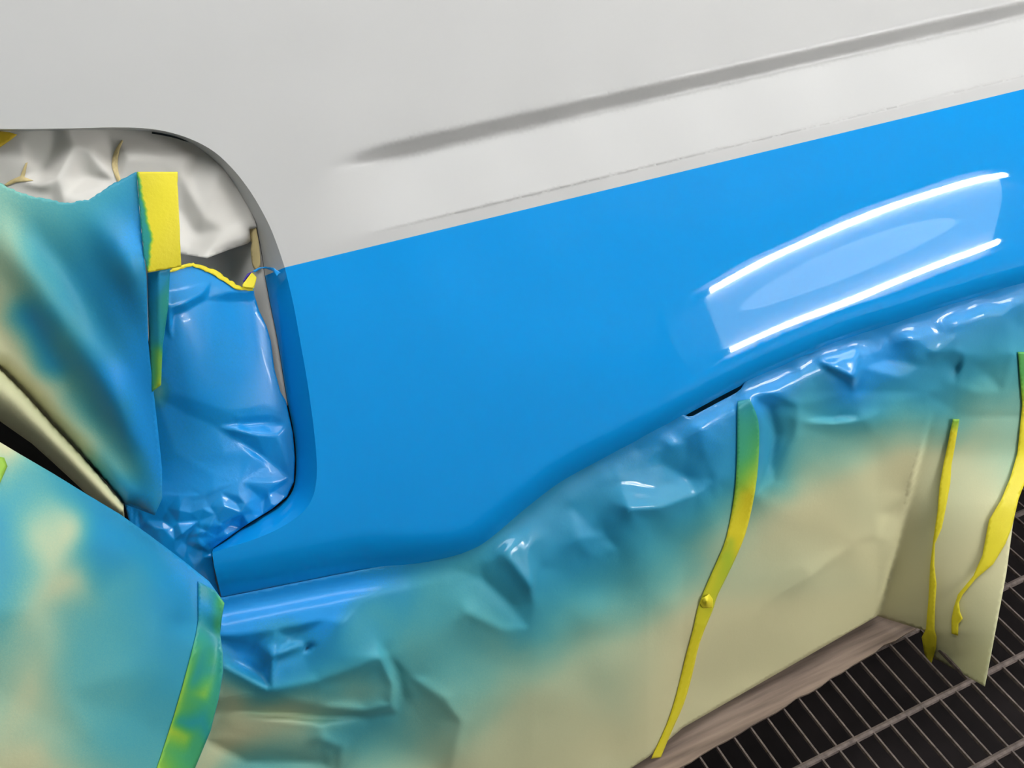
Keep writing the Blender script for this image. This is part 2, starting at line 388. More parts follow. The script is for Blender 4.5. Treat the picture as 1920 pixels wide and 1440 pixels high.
M_TUBE = emit('tube_light', (1.0, .97, .93), TUBE_POWER)
M_DIFF = emit('diffuser_light', (.80, .88, 1.0), DIFF_POWER)
M_DIFF2 = emit('diffuser_core_light', (.84, .90, 1.0), DIFF_POWER * 1.9)
M_CEIL = emit('ceiling_lamp_light', (.98, .99, 1.0), CEIL_POWER)

# ------------------------------------------------------------------ the booth
def rect_mesh(name, quads, m, parent=None, kind=None, smooth=False):
    V, Fc = [], []
    for q in quads:
        n = len(V); V += [np.array(p, float) for p in q]; Fc.append([n, n + 1, n + 2, n + 3])
    o = link(name, V, Fc, m, parent, smooth)
    if kind: o['kind'] = kind
    return o

RX0, RX1, RY0, RY1, RZ = -2.6, 4.6, -2.2, 3.0, 2.9
def slab(name, a, b, m, kind='structure'):
    V, Fc = [], []
    a, b = np.array(a, float), np.array(b, float)
    box(V, Fc, (a + b) / 2, b - a)
    o = link(name, V, Fc, m, None, False)
    if kind: o['kind'] = kind
    return o
slab('wall_front', (RX0 - .1, RY0 - .1, 0), (RX1 + .1, RY0, RZ), M_WALL)
slab('wall_back', (RX0 - .1, RY1, 0), (RX1 + .1, RY1 + .1, RZ), M_WALL)
slab('wall_left', (RX0 - .1, RY0, 0), (RX0, RY1, RZ), M_WALLG)
slab('wall_right', (RX1, RY0, 0), (RX1 + .1, RY1, RZ), M_WALL)
slab('ceiling', (RX0 - .1, RY0 - .1, RZ), (RX1 + .1, RY1 + .1, RZ + .1), M_WALL)
# floor slab with the extraction pit
GX0, GX1, GY0, GY1 = -.55, 2.75, -.75, .98
PD = -.42
fl = [[(RX0, RY0, 0), (RX1, RY0, 0), (RX1, GY0, 0), (RX0, GY0, 0)], [(RX0, GY1, 0), (RX1, GY1, 0), (RX1, RY1, 0), (RX0, RY1, 0)],
      [(RX0, GY0, 0), (GX0, GY0, 0), (GX0, GY1, 0), (RX0, GY1, 0)], [(GX1, GY0, 0), (RX1, GY0, 0), (RX1, GY1, 0), (GX1, GY1, 0)]]
floor = rect_mesh('floor', fl, M_FLOOR, None, 'structure')
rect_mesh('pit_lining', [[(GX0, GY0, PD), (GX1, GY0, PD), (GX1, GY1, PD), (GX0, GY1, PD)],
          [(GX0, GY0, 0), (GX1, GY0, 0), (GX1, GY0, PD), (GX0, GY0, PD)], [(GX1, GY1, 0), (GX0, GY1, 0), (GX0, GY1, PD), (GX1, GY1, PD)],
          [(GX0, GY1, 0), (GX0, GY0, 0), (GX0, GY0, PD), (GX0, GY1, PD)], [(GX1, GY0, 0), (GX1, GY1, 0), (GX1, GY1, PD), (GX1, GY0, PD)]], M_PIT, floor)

# ceiling lamps
for k, (cx, cy) in enumerate(((.3, .35), (3.1, .35))):
    t = thing('ceiling_lamp', (cx, cy, RZ - .06), 'long recessed ceiling lamp of the spray booth, %s end' % ('left' if k == 0 else 'right'), 'lamp', 'booth ceiling lamps')
    V, Fc = [], []
    box(V, Fc, (cx, cy, RZ - .015), (2.5, .9, .03)); link('housing', V, Fc, M_HOUS, t, False)
    V, Fc = [], []
    box(V, Fc, (cx, cy, RZ - .04), (2.42, .82, .02)); link('diffuser', V, Fc, M_CEIL, t, False)

# wall fixture whose two tubes are mirrored in the wing
R3 = np.array([[1, 0, 0], [0, math.cos(FIX_T), math.sin(FIX_T)], [0, -math.sin(FIX_T), math.cos(FIX_T)]])  # local y = out of face toward car
fx = thing('tube_lamp', tuple(FIX_C), 'twin tube lamp tilted down from the booth wall facing the car', 'lamp')
def local(p): return FIX_C + R3 @ np.array(p, float)
V, Fc = [], []
box(V, Fc, local((0, -.09, 0)), (FIX_L + .42, .06, FIX_W + .14), R3); link('housing', V, Fc, M_HOUS, fx, False)
V, Fc = [], []
hl, hw = FIX_L / 2, FIX_W / 2
for yy in (-.055, -.045): V += [local((-hl, yy, -hw)), local((hl - SKEW, yy, -hw)), local((hl + SKEW, yy, hw)), local((-hl, yy, hw))]
Fc = [[0, 1, 2, 3], [7, 6, 5, 4], [0, 4, 5, 1], [1, 5, 6, 2], [2, 6, 7, 3], [3, 7, 4, 0]]
link('diffuser', V, Fc, M_DIFF, fx, False)
V = []; n = 28
for k in range(n):
    a = 2 * math.pi * k / n
    V.append(local((-.03 + .57 * math.cos(a), -.04, .02 + .105 * math.sin(a))))
link('bright_core', V, [list(range(n))[::-1]], M_DIFF2, fx, False)
for sgn in (1, -1):
    v, f = tube([local((-FIX_L / 2, -.02, sgn * FIX_W / 2)), local((FIX_L / 2 + sgn * SKEW, -.02, sgn * FIX_W / 2))], .022, 12)
    link('tube', v, f, M_TUBE, fx)
    for e in (-1, 1):
        V, Fc = [], []
        box(V, Fc, local((e * (FIX_L / 2 + .025) + (sgn * SKEW if e > 0 else 0), -.03, sgn * FIX_W / 2)), (.05, .05, .05), R3); link('lamp_holder', V, Fc, M_HOUS, fx, False)
v, f = tube([(FIX_C[0], FIX_C[1] - .11, FIX_C[2]), (FIX_C[0], RY0 + .004, FIX_C[2])], .02, 8); link('bracket', v, f, M_HOUS, fx)

# ------------------------------------------------------------------ grating
gr = thing('floor_grating', (GX0, GY0, 0), 'dusty steel floor grating over the dark pit', 'grating')
def shared_bar(name, mesh, loc):
    o = bpy.data.objects.new(name, mesh); COL.objects.link(o); o.parent = gr
    o.location = np.array(loc) - np.array(gr.location)
    return o
V, Fc = [], []; box(V, Fc, (0, 0, 0), (.0024, GY1 - GY0, .006)); me_thin = bpy.data.meshes.new('bearing_bar'); me_thin.from_pydata([tuple(v) for v in V], [], Fc); me_thin.materials.append(M_BAR)
v, f = tube([(GX0, 0, 0), ((GX0 + GX1) / 2, 0, 0), (GX1, 0, 0)], .0046, 8); me_rod = bpy.data.meshes.new('cross_rod'); me_rod.from_pydata([tuple(p) for p in v], [], f); me_rod.materials.append(M_BAR)
PITCH = .02245 * H
xk = .5448 * H
n0 = int((xk - GX0) / PITCH)
x = xk - n0 * PITCH
while x < GX1:
    shared_bar('bearing_bar', me_thin, (x, (GY0 + GY1) / 2, -.0035)); x += PITCH
for k in range(-12, 6):
    y = (.3995 + .0799 * k) * H
    if GY0 < y < GY1: shared_bar('cross_rod', me_rod, (0, y, -.0035))

# ------------------------------------------------------------------ the car body
car = thing('car_body', (.6, .75, .3), 'car side panel with white upper half and freshly sprayed glossy blue lower half', 'car')
def belt(x): return 500 - .2413 * (x - 540)
E1W = smooth_line([(-380, 236), (-150, 239), (0, 242), (120, 241), (215, 239), (285, 242), (345, 256), (395, 280), (432, 312), (463, 350), (487, 388), (506, 425), (521, 463), (534, 501.5)])
E1B = smooth_line([(534, 501.5), (550, 570), (563, 640), (580, 740), (593, 850), (592, 910), (578, 948), (545, 978), (490, 1006), (398, 1036)])
E2W = smooth_line([(-380, 240), (-150, 243), (0, 246), (120, 245), (215, 243.5), (285, 247), (338, 259), (376, 280), (405, 305), (432, 338), (456, 375), (478, 418), (490, 470), (497, 517)])
E2B = smooth_line([(497, 517), (509, 580), (521, 640), (537, 740), (550, 807), (555, 855), (553, 905), (540, 933), (510, 957), (466, 984), (400, 1028)])
SILL = [(398, 1036), (401, 1060), (408, 1090), (419, 1136), (520, 1116), (640, 1092), (760, 1069)]
ARCH = smooth_line([(760, 1069), (830, 1052), (890, 1030), (930, 1003), (990, 952), (1060, 900), (1150, 851), (1250, 798), (1390, 723), (1520, 664), (1600, 632), (1700, 601), (1800, 568), (1920, 532), (2150, 470), (2420, 425), (2720, 415)])
XR = 2680

def groove(x, y):
    """pressed recess above the waist line, in metres inward"""
    yg = 300 - .2244 * (x - 650)
    s = (y - yg) * .975
    send = (belt(x) - 25 - yg) * .975
    f = np.clip((s - 17) / np.maximum(send - 17, 1), 0, 1)
    o = np.where(s < 17, sstep(-18, 17, s), (1 - f) * 1.0)
    o = o * sstep(600, 760, x + .35 * (y - yg)) * .0115
    o = o - .0011 * f * sstep(620, 900, x)
    sl = (y - (belt(x) - 25)) * .972
    o = o + .0011 * sstep(-2.5, 2.5, sl) * sstep(620, 900, x)
    return o
def d_upper(x, y): return ybody(x, y) + groove(x, y)
lines = []
for off in (-8, -5, -3, -1.5, 0, 1.5, 3, 5, 8):
    lines += [(x, belt(x) - 25 + off) for x in np.arange(700, XR, 9)]
for off in range(-22, 26, 5):
    lines += [(x, 300 - .2244 * (x - 650) + off) for x in np.arange(600, XR, 12)]
upper_out = [(-380, -320), (XR, -320), (XR, belt(XR))] + densify([(XR, belt(XR)), (534, 501.5)], 30)[1:-1] + E1W[::-1]
patch('upper_panel', upper_out, d_upper, 12, M_WHITE, car, extra=lines)

edge_low = [(419, 1136), (520, 1116), (640, 1092)] + ARCH
def d_lower(x, y):
    d = seg_dist(x, y, edge_low)
    Rr = 95 - 45 * sstep(640, 900, x)
    s = np.clip(1 - d / Rr, 0, 1)
    k = .034 - .016 * sstep(640, 900, x)
    return ybody(x, y) + k * (1 - np.sqrt(np.maximum(1 - .985 * s * s, 0)))
lower_out = [(534, 501.5)] + densify([(534, 501.5), (XR, belt(XR))], 30)[1:] + [(XR, 416)] + [p for p in ARCH[::-1] if p[0] < XR - 5] + SILL[::-1][1:] + E1B[::-1][1:-1]
near_lip = []
for off in (3, 7, 12, 18, 26, 35, 46, 60, 80):
    near_lip += [(x, y - off) for x, y in densify(edge_low, 8)]
patch('lower_panel', lower_out, d_lower, 10, M_BLUE, car, extra=near_lip)

def flange_depth(e1, e2, k=.024):
    def fn(x, y):
        a = seg_dist(x, y, e1); b = seg_dist(x, y, e2)
        s = a / (a + b + 1e-6)
        return ybody(x, y) + k * (.6 * s + .4 * (1 - np.sqrt(np.maximum(1 - .97 * s * s, 0))))
    return fn
patch('door_flange', E1W + E2W[::-1], flange_depth(E1W, E2W), 6, M_WHITE, car, )
patch('door_flange', E1B + E2B[::-1], flange_depth(E1B, E2B), 6, M_BLUE, car)
# rubber seal behind the flange edge
seal = [pt(x, y, float(ybody([x], [y])[0]) + .026) for x, y in densify(E2W[40:] + E2B[1:-2], 12)]
v, f = tube(seal, .0022, 8); link('door_seal', v, f, M_SEAL, car)
# flat return edge of the sill end
patch('sill_end', [(398, 1036), (408, 1090), (419, 1136), (413, 1134), (402, 1090), (392, 1037)], lambda x, y: ybody(x, y) + .03 - .0 * x, 6, M_WHITE, car)
# flat sheet added behind all sheets, near-black for the unlit car inside
rect_mesh('interior_shade_sheet', [[pt(-370, 200, .9), pt(-370, 1120, .9), pt(620, 1120, .9), pt(620, 200, .9)]], M_DARK, car)

# ------------------------------------------------------------------ cream sheet inside the door opening
def fold(pts, blur=5): return Field(pts, blur, 4)
rim = lambda v, x0, x1, y0, y1: [(x0, y0, v), (x1, y0, v), (x0, y1, v), (x1, y1, v), ((x0 + x1) / 2, y0, v), ((x0 + x1) / 2, y1, v), (x0, (y0 + y1) / 2, v), (x1, (y0 + y1) / 2, v)]
cream_rel = fold(rim(0, -420, 620, 180, 700) + [
    (0, 250, -4), (40, 262, 2), (100, 258, 0), (200, 250, -6), (300, 255, -5), (0, 300, 4), (50, 305, 6), (40, 335, 2), (8, 345, -2),
    (60, 300, -3), (85, 320, -8), (140, 275, 12), (165, 280, 9), (110, 330, 14), (70, 350, 12), (100, 365, 6), (160, 330, -4), (200, 325, 10), (120, 370, 16),
    (225, 265, 0), (212, 300, -7), (222, 340, 2), (240, 300, 8), (270, 280, 3), (300, 300, 6), (350, 290, 5), (352, 325, -3), (345, 330, 6),
    (370, 285, -2), (410, 330, 8), (440, 370, 4), (345, 400, -6), (360, 430, -2), (380, 405, 12), (375, 440, 2), (385, 482, 20), (350, 470, 8),
    (420, 430, 12), (440, 440, 14), (465, 455, 8), (455, 400, 4), (470, 420, 6), (475, 455, -4)], 5)
def d_cream(x, y): return ybody(x, y) + .022 - cream_rel(x, y) * .0007
cream_out = [(-400, 236)] + [(x, y - 4) for x, y in E2W if x > -390][:-14] + [(468, 430), (470, 452), (464, 457), (430, 468), (388, 484), (345, 477), (300, 470), (240, 520), (-400, 520)]
patch('cream_masking_sheet', [(x, y) for x, y in cream_out], d_cream, 5, M_CREAM, None, thick=.0006)
tag(bpy.data.objects['cream_masking_sheet'], 'creased cream masking paper tucked into the top of the door opening', 'masking paper')
def d_back(x, y): return ybody(x, y) + .024 + .022 * sstep(0, 75, seg_dist(x, y, E2W[50:] + E2B))
cs = bpy.data.objects['cream_masking_sheet']
M_PALE = plain('pale_tape', (.72, .58, .28), .5, .4, 0, .1, .15, 30)
M_OCHRE = plain('ochre_tape', (.66, .46, .03), .5, .4, 0, .1, .25, 40)
patch('tape_corner', [(-120, 244), (0, 246), (18, 248), (32, 252), (20, 262), (0, 276), (-120, 300)], lambda x, y: d_cream(x, y) - .0012, 5, M_OCHRE, cs, thick=.0004)
patch('tape_scrap', smooth_line([(228, 262), (214, 285), (210, 308), (216, 330), (224, 346)], 4) + smooth_line([(228, 340), (222, 322), (220, 300), (224, 280), (231, 264)], 4), lambda x, y: d_cream(x, y) - .0012, 4, M_PALE, cs, thick=.0004)
patch('tape_scrap', [(8, 346), (20, 338), (38, 330), (48, 306), (52, 304), (46, 332), (62, 338), (30, 342), (12, 349)], lambda x, y: d_cream(x, y) - .0008, 4, M_PALE, cs, thick=.0004)
patch('tape_scrap', smooth_line([(462, 440), (469, 425), (476, 408), (480, 425)], 3) + smooth_line([(486, 460), (488, 490), (484, 505), (474, 500), (470, 470), (472, 455)], 3), lambda x, y: d_back(x, y) - .004, 4, M_PALE, cs, thick=.0004)
back_out = [(-300, 400), (330, 440), (440, 430), (455, 400)] + [(x - 1, y) for x, y in E2W if 400 < y] + [(x - 1, y) for x, y in E2B if y < 760] + [(530, 770), (470, 700), (380, 640), (-300, 640)]
patch('backing_sheet', back_out, d_back, 7, M_CREAM, None, thick=.0006)
tag(bpy.data.objects['backing_sheet'], 'plain beige backing paper deep in the door opening behind the torn edge', 'masking paper')

# ------------------------------------------------------------------ painted film in the door opening
film_pts, film_edges = [], []
def fcrease(*p):
    n0 = len(film_pts); film_pts.extend(p); film_edges.extend((n0 + k, n0 + k + 1) for k in range(len(p) - 1))
film_pts += rim(0, 200, 640, 440, 1180)
fcrease((292, 742, 5), (350, 775, 2), (405, 800, -1), (440, 822, -3), (500, 862, -4), (548, 900, -1))
fcrease((300, 725, 6), (360, 748, 7), (430, 772, 5), (500, 760, 3), (540, 780, 1))
fcrease((446, 785, 3), (470, 780, 1), (510, 778, 1), (534, 789, 2)); fcrease((446, 807, 9), (480, 815, 10), (520, 816, 9), (535, 800, 4)); fcrease((447, 795, -2), (455, 796, -5), (495, 794, -6), (520, 795, -3))
fcrease((318, 545, 2), (319, 577, 13), (345, 569, 13), (378, 551, 9)); fcrease((322, 590, 1), (350, 581, 1), (386, 562, 1))
fcrease((395, 530, 5), (430, 547, 9), (465, 547, 8)); film_pts += [(430, 566, 0), (470, 566, 1), (400, 650, 4), (470, 660, 3), (350, 660, 3), (420, 720, 5), (500, 690, 2), (320, 640, 3)]
fcrease((420, 852, 6), (452, 846, 3), (475, 856, 5), (500, 872, 0)); film_pts += [(330, 850, 8), (400, 890, 11), (450, 905, 10), (510, 905, 5), (310, 900, 7), (350, 940, 10)]
fcrease((303, 940, 9), (322, 985, 12), (336, 1015, 10)); fcrease((365, 985, 12), (400, 948, 14), (425, 940, 13)); fcrease((405, 1005, 3), (440, 975, 3), (500, 935, 2)); fcrease((415, 985, 11), (470, 955, 9)); film_pts += [(375, 1020, 9), (395, 1040, 2)]
film_rel = Field(film_pts, 2.2, 2, 0.0, film_edges)
_e2 = sorted([p for p in E2W[60:] + E2B if p[1] < 860], key=lambda p: p[1])
def film_lift(x, y): return .045 * sstep(0, 190, np.interp(y, [p[1] for p in _e2], [p[0] for p in _e2]) - x) * sstep(960, 560, y)
film_cr = crumple(280, 560, 880, 1080, 23, 3, .9, 1.2)
def d_film(x, y):
    return ybody(x, y) + .020 - film_lift(x, y) - film_rel(x, y) * (.00042 + .0003 * sstep(860, 930, y) + .0003 * sstep(640, 580, y)) - film_cr(x, y) * .0034 * sstep(900, 960, y + .12 * (x - 430)) * sstep(1075, 1040, y)
film_top = jag([(316, 508), (332, 502), (347, 497), (362, 495), (384, 503), (402, 509), (420, 522), (445, 539), (462, 541), (476, 539)], 5, 1.3, 2)
film_out = film_top + [(477, 552), (486, 583), (500, 612), (508, 640), (514, 690), (526, 735), (536, 752), (549, 812), (553, 860), (551, 903), (538, 931), (509, 955), (465, 982), (401, 1027), (397, 1040), (404, 1090), (418, 1140), (330, 1120), (250, 1010), (230, 930), (262, 850), (270, 740), (286, 650), (300, 560)]
patch('painted_masking_sheet', film_out, d_film, 4, M_FILM, None, gloss=lambda x, y: np.clip(.15 + .85 * sstep(890, 950, y + .1 * (x - 430)) + .8 * np.exp(-((y - 560) / 22) ** 2) * sstep(300, 330, x), 0, 1), spray=lambda x, y: 1.0 - .55 * np.exp(-((x - 298) / 14) ** 2 - ((y - 735) / 22) ** 2), extra=[(x, y) for x in np.arange(300, 550, 2.1) for y in np.arange(895, 1050, 2.1)], thick=.0006)
film = tag(bpy.data.objects['painted_masking_sheet'], 'masking sheet painted solid blue, filling the lower door opening', 'masking paper')

# torn yellow edge and little tabs
def ribbon(name, left, right, depth, m, parent=None, spray=None, step=4, thick=.0005):
    return patch(name, list(left) + list(right)[::-1], depth, step, m, parent, spray or (lambda x, y: 0 * x), thick=thick)
def d_filmf(off): return lambda x, y: d_film(x, y) - off
torn_lo = [(318, 511), (334, 506), (348, 502), (362, 499), (382, 507), (400, 514), (419, 527), (444, 543), (462, 545), (476, 545)]
ribbon('torn_edge', jag(torn_lo, 6, .8, 5), jag([(316, 507), (332, 500), (347, 495), (362, 493), (386, 500), (398, 504), (404, 505), (420, 518), (446, 535), (462, 539), (472, 538)], 5, 1.2, 6), d_filmf(.0015), M_TAPE, film, step=3)
ribbon('torn_tab', [(456, 538), (476, 541), (480, 527), (481, 520)], [(455, 534), (462, 524), (472, 511), (476, 514)], d_filmf(.004), M_TAPE, film, step=3)
ribbon('corner_tab', [(457, 530), (466, 519), (476, 508)], [(456, 526), (464, 513), (486, 503)], d_filmf(.002), plain('violet_tape', (.06, .03, .38), .5), film, step=3)
tab = ribbon('tape_tab', [(478, 511), (490, 503), (500, 504), (512, 509), (519, 518)], [(474, 508), (484, 502), (498, 500), (512, 502), (526, 511)], lambda x, y: ybody(x, y) + .012 - .018 * sstep(495, 515, x), M_TAPE, None, lambda x, y: 1.15 + 0 * x, 3)
tag(tab, 'small curled tab of blue-painted tape at the paint line on the door edge', 'tape')

# ------------------------------------------------------------------ draped sheet at upper left
c_sp = Field([(-420, 250, .4), (-420, 1050, .3), (420, 250, 1), (420, 1050, 1)] + [
    (0, 345, .28), (50, 380, .4), (100, 400, .45), (130, 390, .5), (160, 400, .55), (200, 400, .75), (250, 330, .7), (250, 400, .9), (250, 450, .98), (20, 450, .15), (60, 420, .5), (70, 470, .6), (35, 490, .2), (120, 480, .62), (170, 480, .75),
    (150, 520, .8), (100, 540, .55), (60, 540, .3), (20, 560, .12), (0, 510, .1), (50, 590, 1.0), (80, 640, .98), (95, 690, .95), (40, 640, .12), (0, 600, .05), (110, 590, .6), (150, 610, .62), (120, 650, .55), (150, 680, .75), (180, 650, .8),
    (200, 560, .9), (250, 600, .95), (270, 520, .85), (265, 700, 1), (200, 700, 1), (60, 700, .02), (30, 700, 0), (120, 720, .2), (100, 760, .02), (150, 740, .5), (180, 770, .7), (150, 790, .2), (130, 800, .03), (200, 830, .3), (180, 830, .1), (165, 850, .1),
    (220, 800, .8), (250, 830, .95), (220, 860, .3), (232, 880, .25), (190, 880, .5), (215, 905, .9), (280, 850, 1), (240, 920, .95), (285, 920, .9), (270, 950, .9), (300, 940, .8), (-100, 600, .1), (-100, 450, .3), (-100, 700, 0)], 12, 4)
def c_lift(y): return .075 * sstep(970, 340, y)
def c_drape(x, y):
    p = (x - 150) * .80 - (y - 700) * .60          # across the drape folds
    a = sstep(360, 520, y)
    r = .0055 * np.sin(p / 27 + .4) + .0015 * np.sin(p / 13 + 1.3 + y / 150)
    r = r * a * sstep(303, 220, x)
    r = r + .010 * np.exp(-((x - 255 + .1 * (y - 400)) / 60) ** 2) * a
    return r
c_edge = [(-380, 560), (0, 690), (45, 735), (100, 797), (150, 850), (200, 905), (232, 945), (290, 966)]
def d_sheet_c(x, y):
    d = seg_dist(x, y, c_edge)
    curl = .022 * (1 - np.sqrt(np.maximum(0, 1 - .98 * np.clip(1 - d / 34, 0, 1) ** 2)))
    return ybody(x, y) - .004 - c_lift(y) - c_drape(x, y) + curl * sstep(300, 240, x) - .02 * sstep(250, -300, x)
c_top = jag([(-380, 325), (0, 342), (20, 353), (60, 368), (100, 376), (128, 381), (150, 375), (165, 374), (182, 363), (215, 342), (256, 322)], 7, 1.6, 11)
c_out = c_top + [(262, 400), (270, 480), (275, 520), (278, 640), (284, 700), (291, 760), (299, 830), (304, 880), (304, 935), (290, 966)] + c_edge[::-1][1:]
sc = patch('draped_masking_sheet', c_out, d_sheet_c, 6, M_PAPER, None, spray=c_sp, gloss=lambda x, y: sstep(905, 940, y), thick=.0006)
tag(sc, 'khaki masking paper with diagonal blue overspray draped left of the yellow tape', 'masking paper')
curl_out = [(-380, 560)] + c_edge[1:7] + [(232, 975), (222, 972), (180, 943), (140, 905), (100, 868), (60, 832), (0, 790), (-380, 640)]
def d_curl(x, y):
    a = seg_dist(x, y, c_edge); b = seg_dist(x, y, [(-380, 640), (0, 790), (60, 832), (100, 868), (140, 905), (180, 943), (222, 972)])
    s = a / (a + b + 1e-6)
    return ybody(x, y) + .008 - c_lift(y) - .030 * np.sqrt(np.maximum(0, 1 - (2 * s - 1) ** 2)) + .012 * s - .02 * sstep(250, -300, x)
patch('curled_edge', curl_out, d_curl, 6, M_PAPER, sc, spray=lambda x, y: 0.0 * x + .02, thick=.0006)

# wide yellow tape beside it
def t_sp(x, y):
    bx = np.interp(y, [320, 350, 400, 430, 448, 470, 512], [257.5, 263, 273, 280, 284, 281, 276])
    return .78 * sstep(3.5, -4, x - bx - .7 * np.sin(y / 2.3) - 1.0 * np.sin(y / 7.7 + 1))
def d_sheet_c2(off): return lambda x, y: ybody(x, y) + .002 - c_drape(x, y) - off
tp = ribbon('wide_masking_tape', jag([(256.5, 322), (262, 400), (270, 480), (277, 511)], 12, .6, 1), jag([(333, 322), (333, 345), (337, 430), (340, 500)], 14, .4, 2), lambda x, y: ybody(x, y) - .006 - c_lift(y) - .008 * np.exp(-((x - 255 + .1 * (y - 400)) / 60) ** 2) * sstep(360, 520, y) - .002 * np.sin((x - 256) / 26.), M_TAPE, None, t_sp, 4)
tag(tp, 'wide yellow masking tape standing up at the torn sheet, greenish along its left edge', 'tape')
t2_sp = Field([(250, 480, .93), (340, 480, .93), (250, 760, .93), (340, 760, .92)] + [(290, 560, .93), (290, 620, .93), (300, 640, .85), (297, 690, .25), (290, 700, .55), (302, 660, .25), (300, 715, .05), (296, 725, .05), (284, 725, .7), (280, 650, .8), (308, 560, .72)], 4, 2)
tp2 = ribbon('painted_tape_strip', [(276, 512), (279, 640), (285, 735)], [(319, 504), (317, 540), (316, 572), (305, 650), (302, 722)], lambda x, y: ybody(x, y) - .010 - c_lift(y) + .004 * np.abs((x - 298) / 20), M_TAPE, None, t2_sp, 4)
tag(tp2, 'teal-painted strip of masking tape hanging below the wide yellow tape', 'tape')

# ------------------------------------------------------------------ big sheet at lower left
g_top = [(-380, 590), (0, 829), (40, 853), (100, 888), (160, 925), (225, 964), (280, 1003), (345, 1052), (392, 1090), (421, 1131)]
g_right = [(421, 1131), (416, 1160), (413, 1188), (418, 1225), (418, 1262), (410, 1310), (395, 1370), (366, 1440), (330, 1530), (300, 1600)]
g_pts = [(-400, 560, 0.6205), (0, 829, 0.5927), (225, 964, 0.5983), (345, 1052, 0.6030), (421, 1131, 0.5983), (418, 1262, 0.5665), (366, 1440, 0.5291), (300, 1620, 0.5012), (-400, 1620, 0.4455), (0, 1440, 0.4774), (-400, 1000, 0.5251), (200, 1250, 0.5370), (100, 1050, 0.5489), (440, 1640, 0.4933), (460, 1130, 0.5967), (440, 1300, 0.5569), (-420, 1640, 0.4376), (-420, 540, 0.6205), (480, 900, 0.6205)]
g_base = Field([(a, b, 1 / c) for a, b, c in g_pts], 40, 10)
g_rel = fold(rim(0, -420, 520, 520, 1660) + [(225, 985, -6), (290, 1035, -10), (340, 1075, -6), (250, 1040, 2), (330, 1130, 4), (372, 1165, -3), (400, 1165, 3), (412, 1190, -4), (385, 1220, 4), (300, 1180, 6), (150, 1000, 4), (60, 900, 2), (160, 1150, 0), (60, 1150, 5), (120, 1300, 3), (260, 1350, 0), (390, 1320, 2), (340, 1400, -2), (280, 1250, 5), (200, 1420, 4), (0, 1300, -4)], 10)
def d_sheet_g(x, y): return 1 / g_base(x, y) - g_rel(x, y) * .001
g_sp = Field([(-420, 540, .5), (520, 540, 1), (-420, 1660, .2), (520, 1660, .6)] + [(20, 850, .1), (40, 870, .45), (60, 900, .5), (20, 930, .65), (0, 980, .8), (100, 930, .4), (100, 980, .25), (60, 1000, .2), (150, 960, .18), (158, 1000, .12), (168, 960, .85), (164, 1010, .82), (172, 1060, .7), (150, 1080, .15), (100, 1080, .2), (30, 1060, .6), (70, 1130, .2), (100, 1120, .18), (0, 1100, .7), (200, 1050, .85), (250, 1000, .92), (280, 1060, .8), (240, 1090, .65), (300, 1120, .85),
    (350, 1150, .95), (200, 1150, .55), (130, 1150, .45), (100, 1200, .28), (140, 1230, .5), (60, 1280, .18), (20, 1200, .35), (150, 1300, .5), (220, 1280, .55), (290, 1230, .72), (330, 1190, .9), (200, 1400, .55), (110, 1350, .3), (130, 1420, .35), (60, 1420, .15), (0, 1400, .2), (300, 1350, .6), (260, 1440, .5), (400, 1100, 1), (380, 1130, .95), (345, 1060, 1)], 15, 4)
sg = patch('leaning_masking_sheet', g_top + g_right[1:] + [(-380, 1600)], d_sheet_g, 8, M_PAPER, None, spray=lambda x, y: np.clip(g_sp(x, y) * 1.12 - .15, 0, .95), thick=.0006)
tag(sg, 'large teal-oversprayed masking paper leaning in the bottom left corner', 'masking paper')
gt_sp = Field([(250, 1080, 1), (480, 1080, 1), (250, 1640, .4), (480, 1640, .4)] + [(418, 1128, .35), (405, 1110, .8), (395, 1140, .95), (414, 1150, .65), (408, 1180, .45), (400, 1185, .9), (385, 1200, .75), (412, 1210, .85), (400, 1240, .6), (415, 1250, .75), (380, 1260, .75), (360, 1278, .8), (345, 1284, .2), (385, 1305, .2), (350, 1300, .5), (390, 1320, .65), (340, 1330, .45), (380, 1350, .85), (330, 1352, .8), (350, 1358, .85), (318, 1365, .12), (350, 1382, .2), (370, 1375, .6), (310, 1400, .45), (350, 1420, .6), (295, 1440, .2), (340, 1440, .5)], 4, 3)
gt_left = [(372, 1090), (372, 1165), (368, 1190), (358, 1230), (342, 1290), (326, 1345), (300, 1425), (270, 1510), (240, 1600)]
gt = ribbon('edge_tape', gt_left, [(p[0] - .5, p[1]) for p in [(404, 1108)] + g_right], lambda x, y: d_sheet_g(x, y) - .001, M_TAPE, None, gt_sp, 6)
tag(gt, 'green-stained masking tape along the right edge of the lower left sheet', 'tape')
gl = ribbon('lime_tape', [(-160, 800), (-40, 850), (8, 858)], [(-190, 890), (-60, 905), (0, 906), (14, 874)], lambda x, y: d_sheet_g(x, y) - .001, M_TAPE, None, lambda x, y: .22 + 0 * x, 6)
tag(gl, 'lime yellow tape scrap at the left end of the lower left sheet', 'tape')

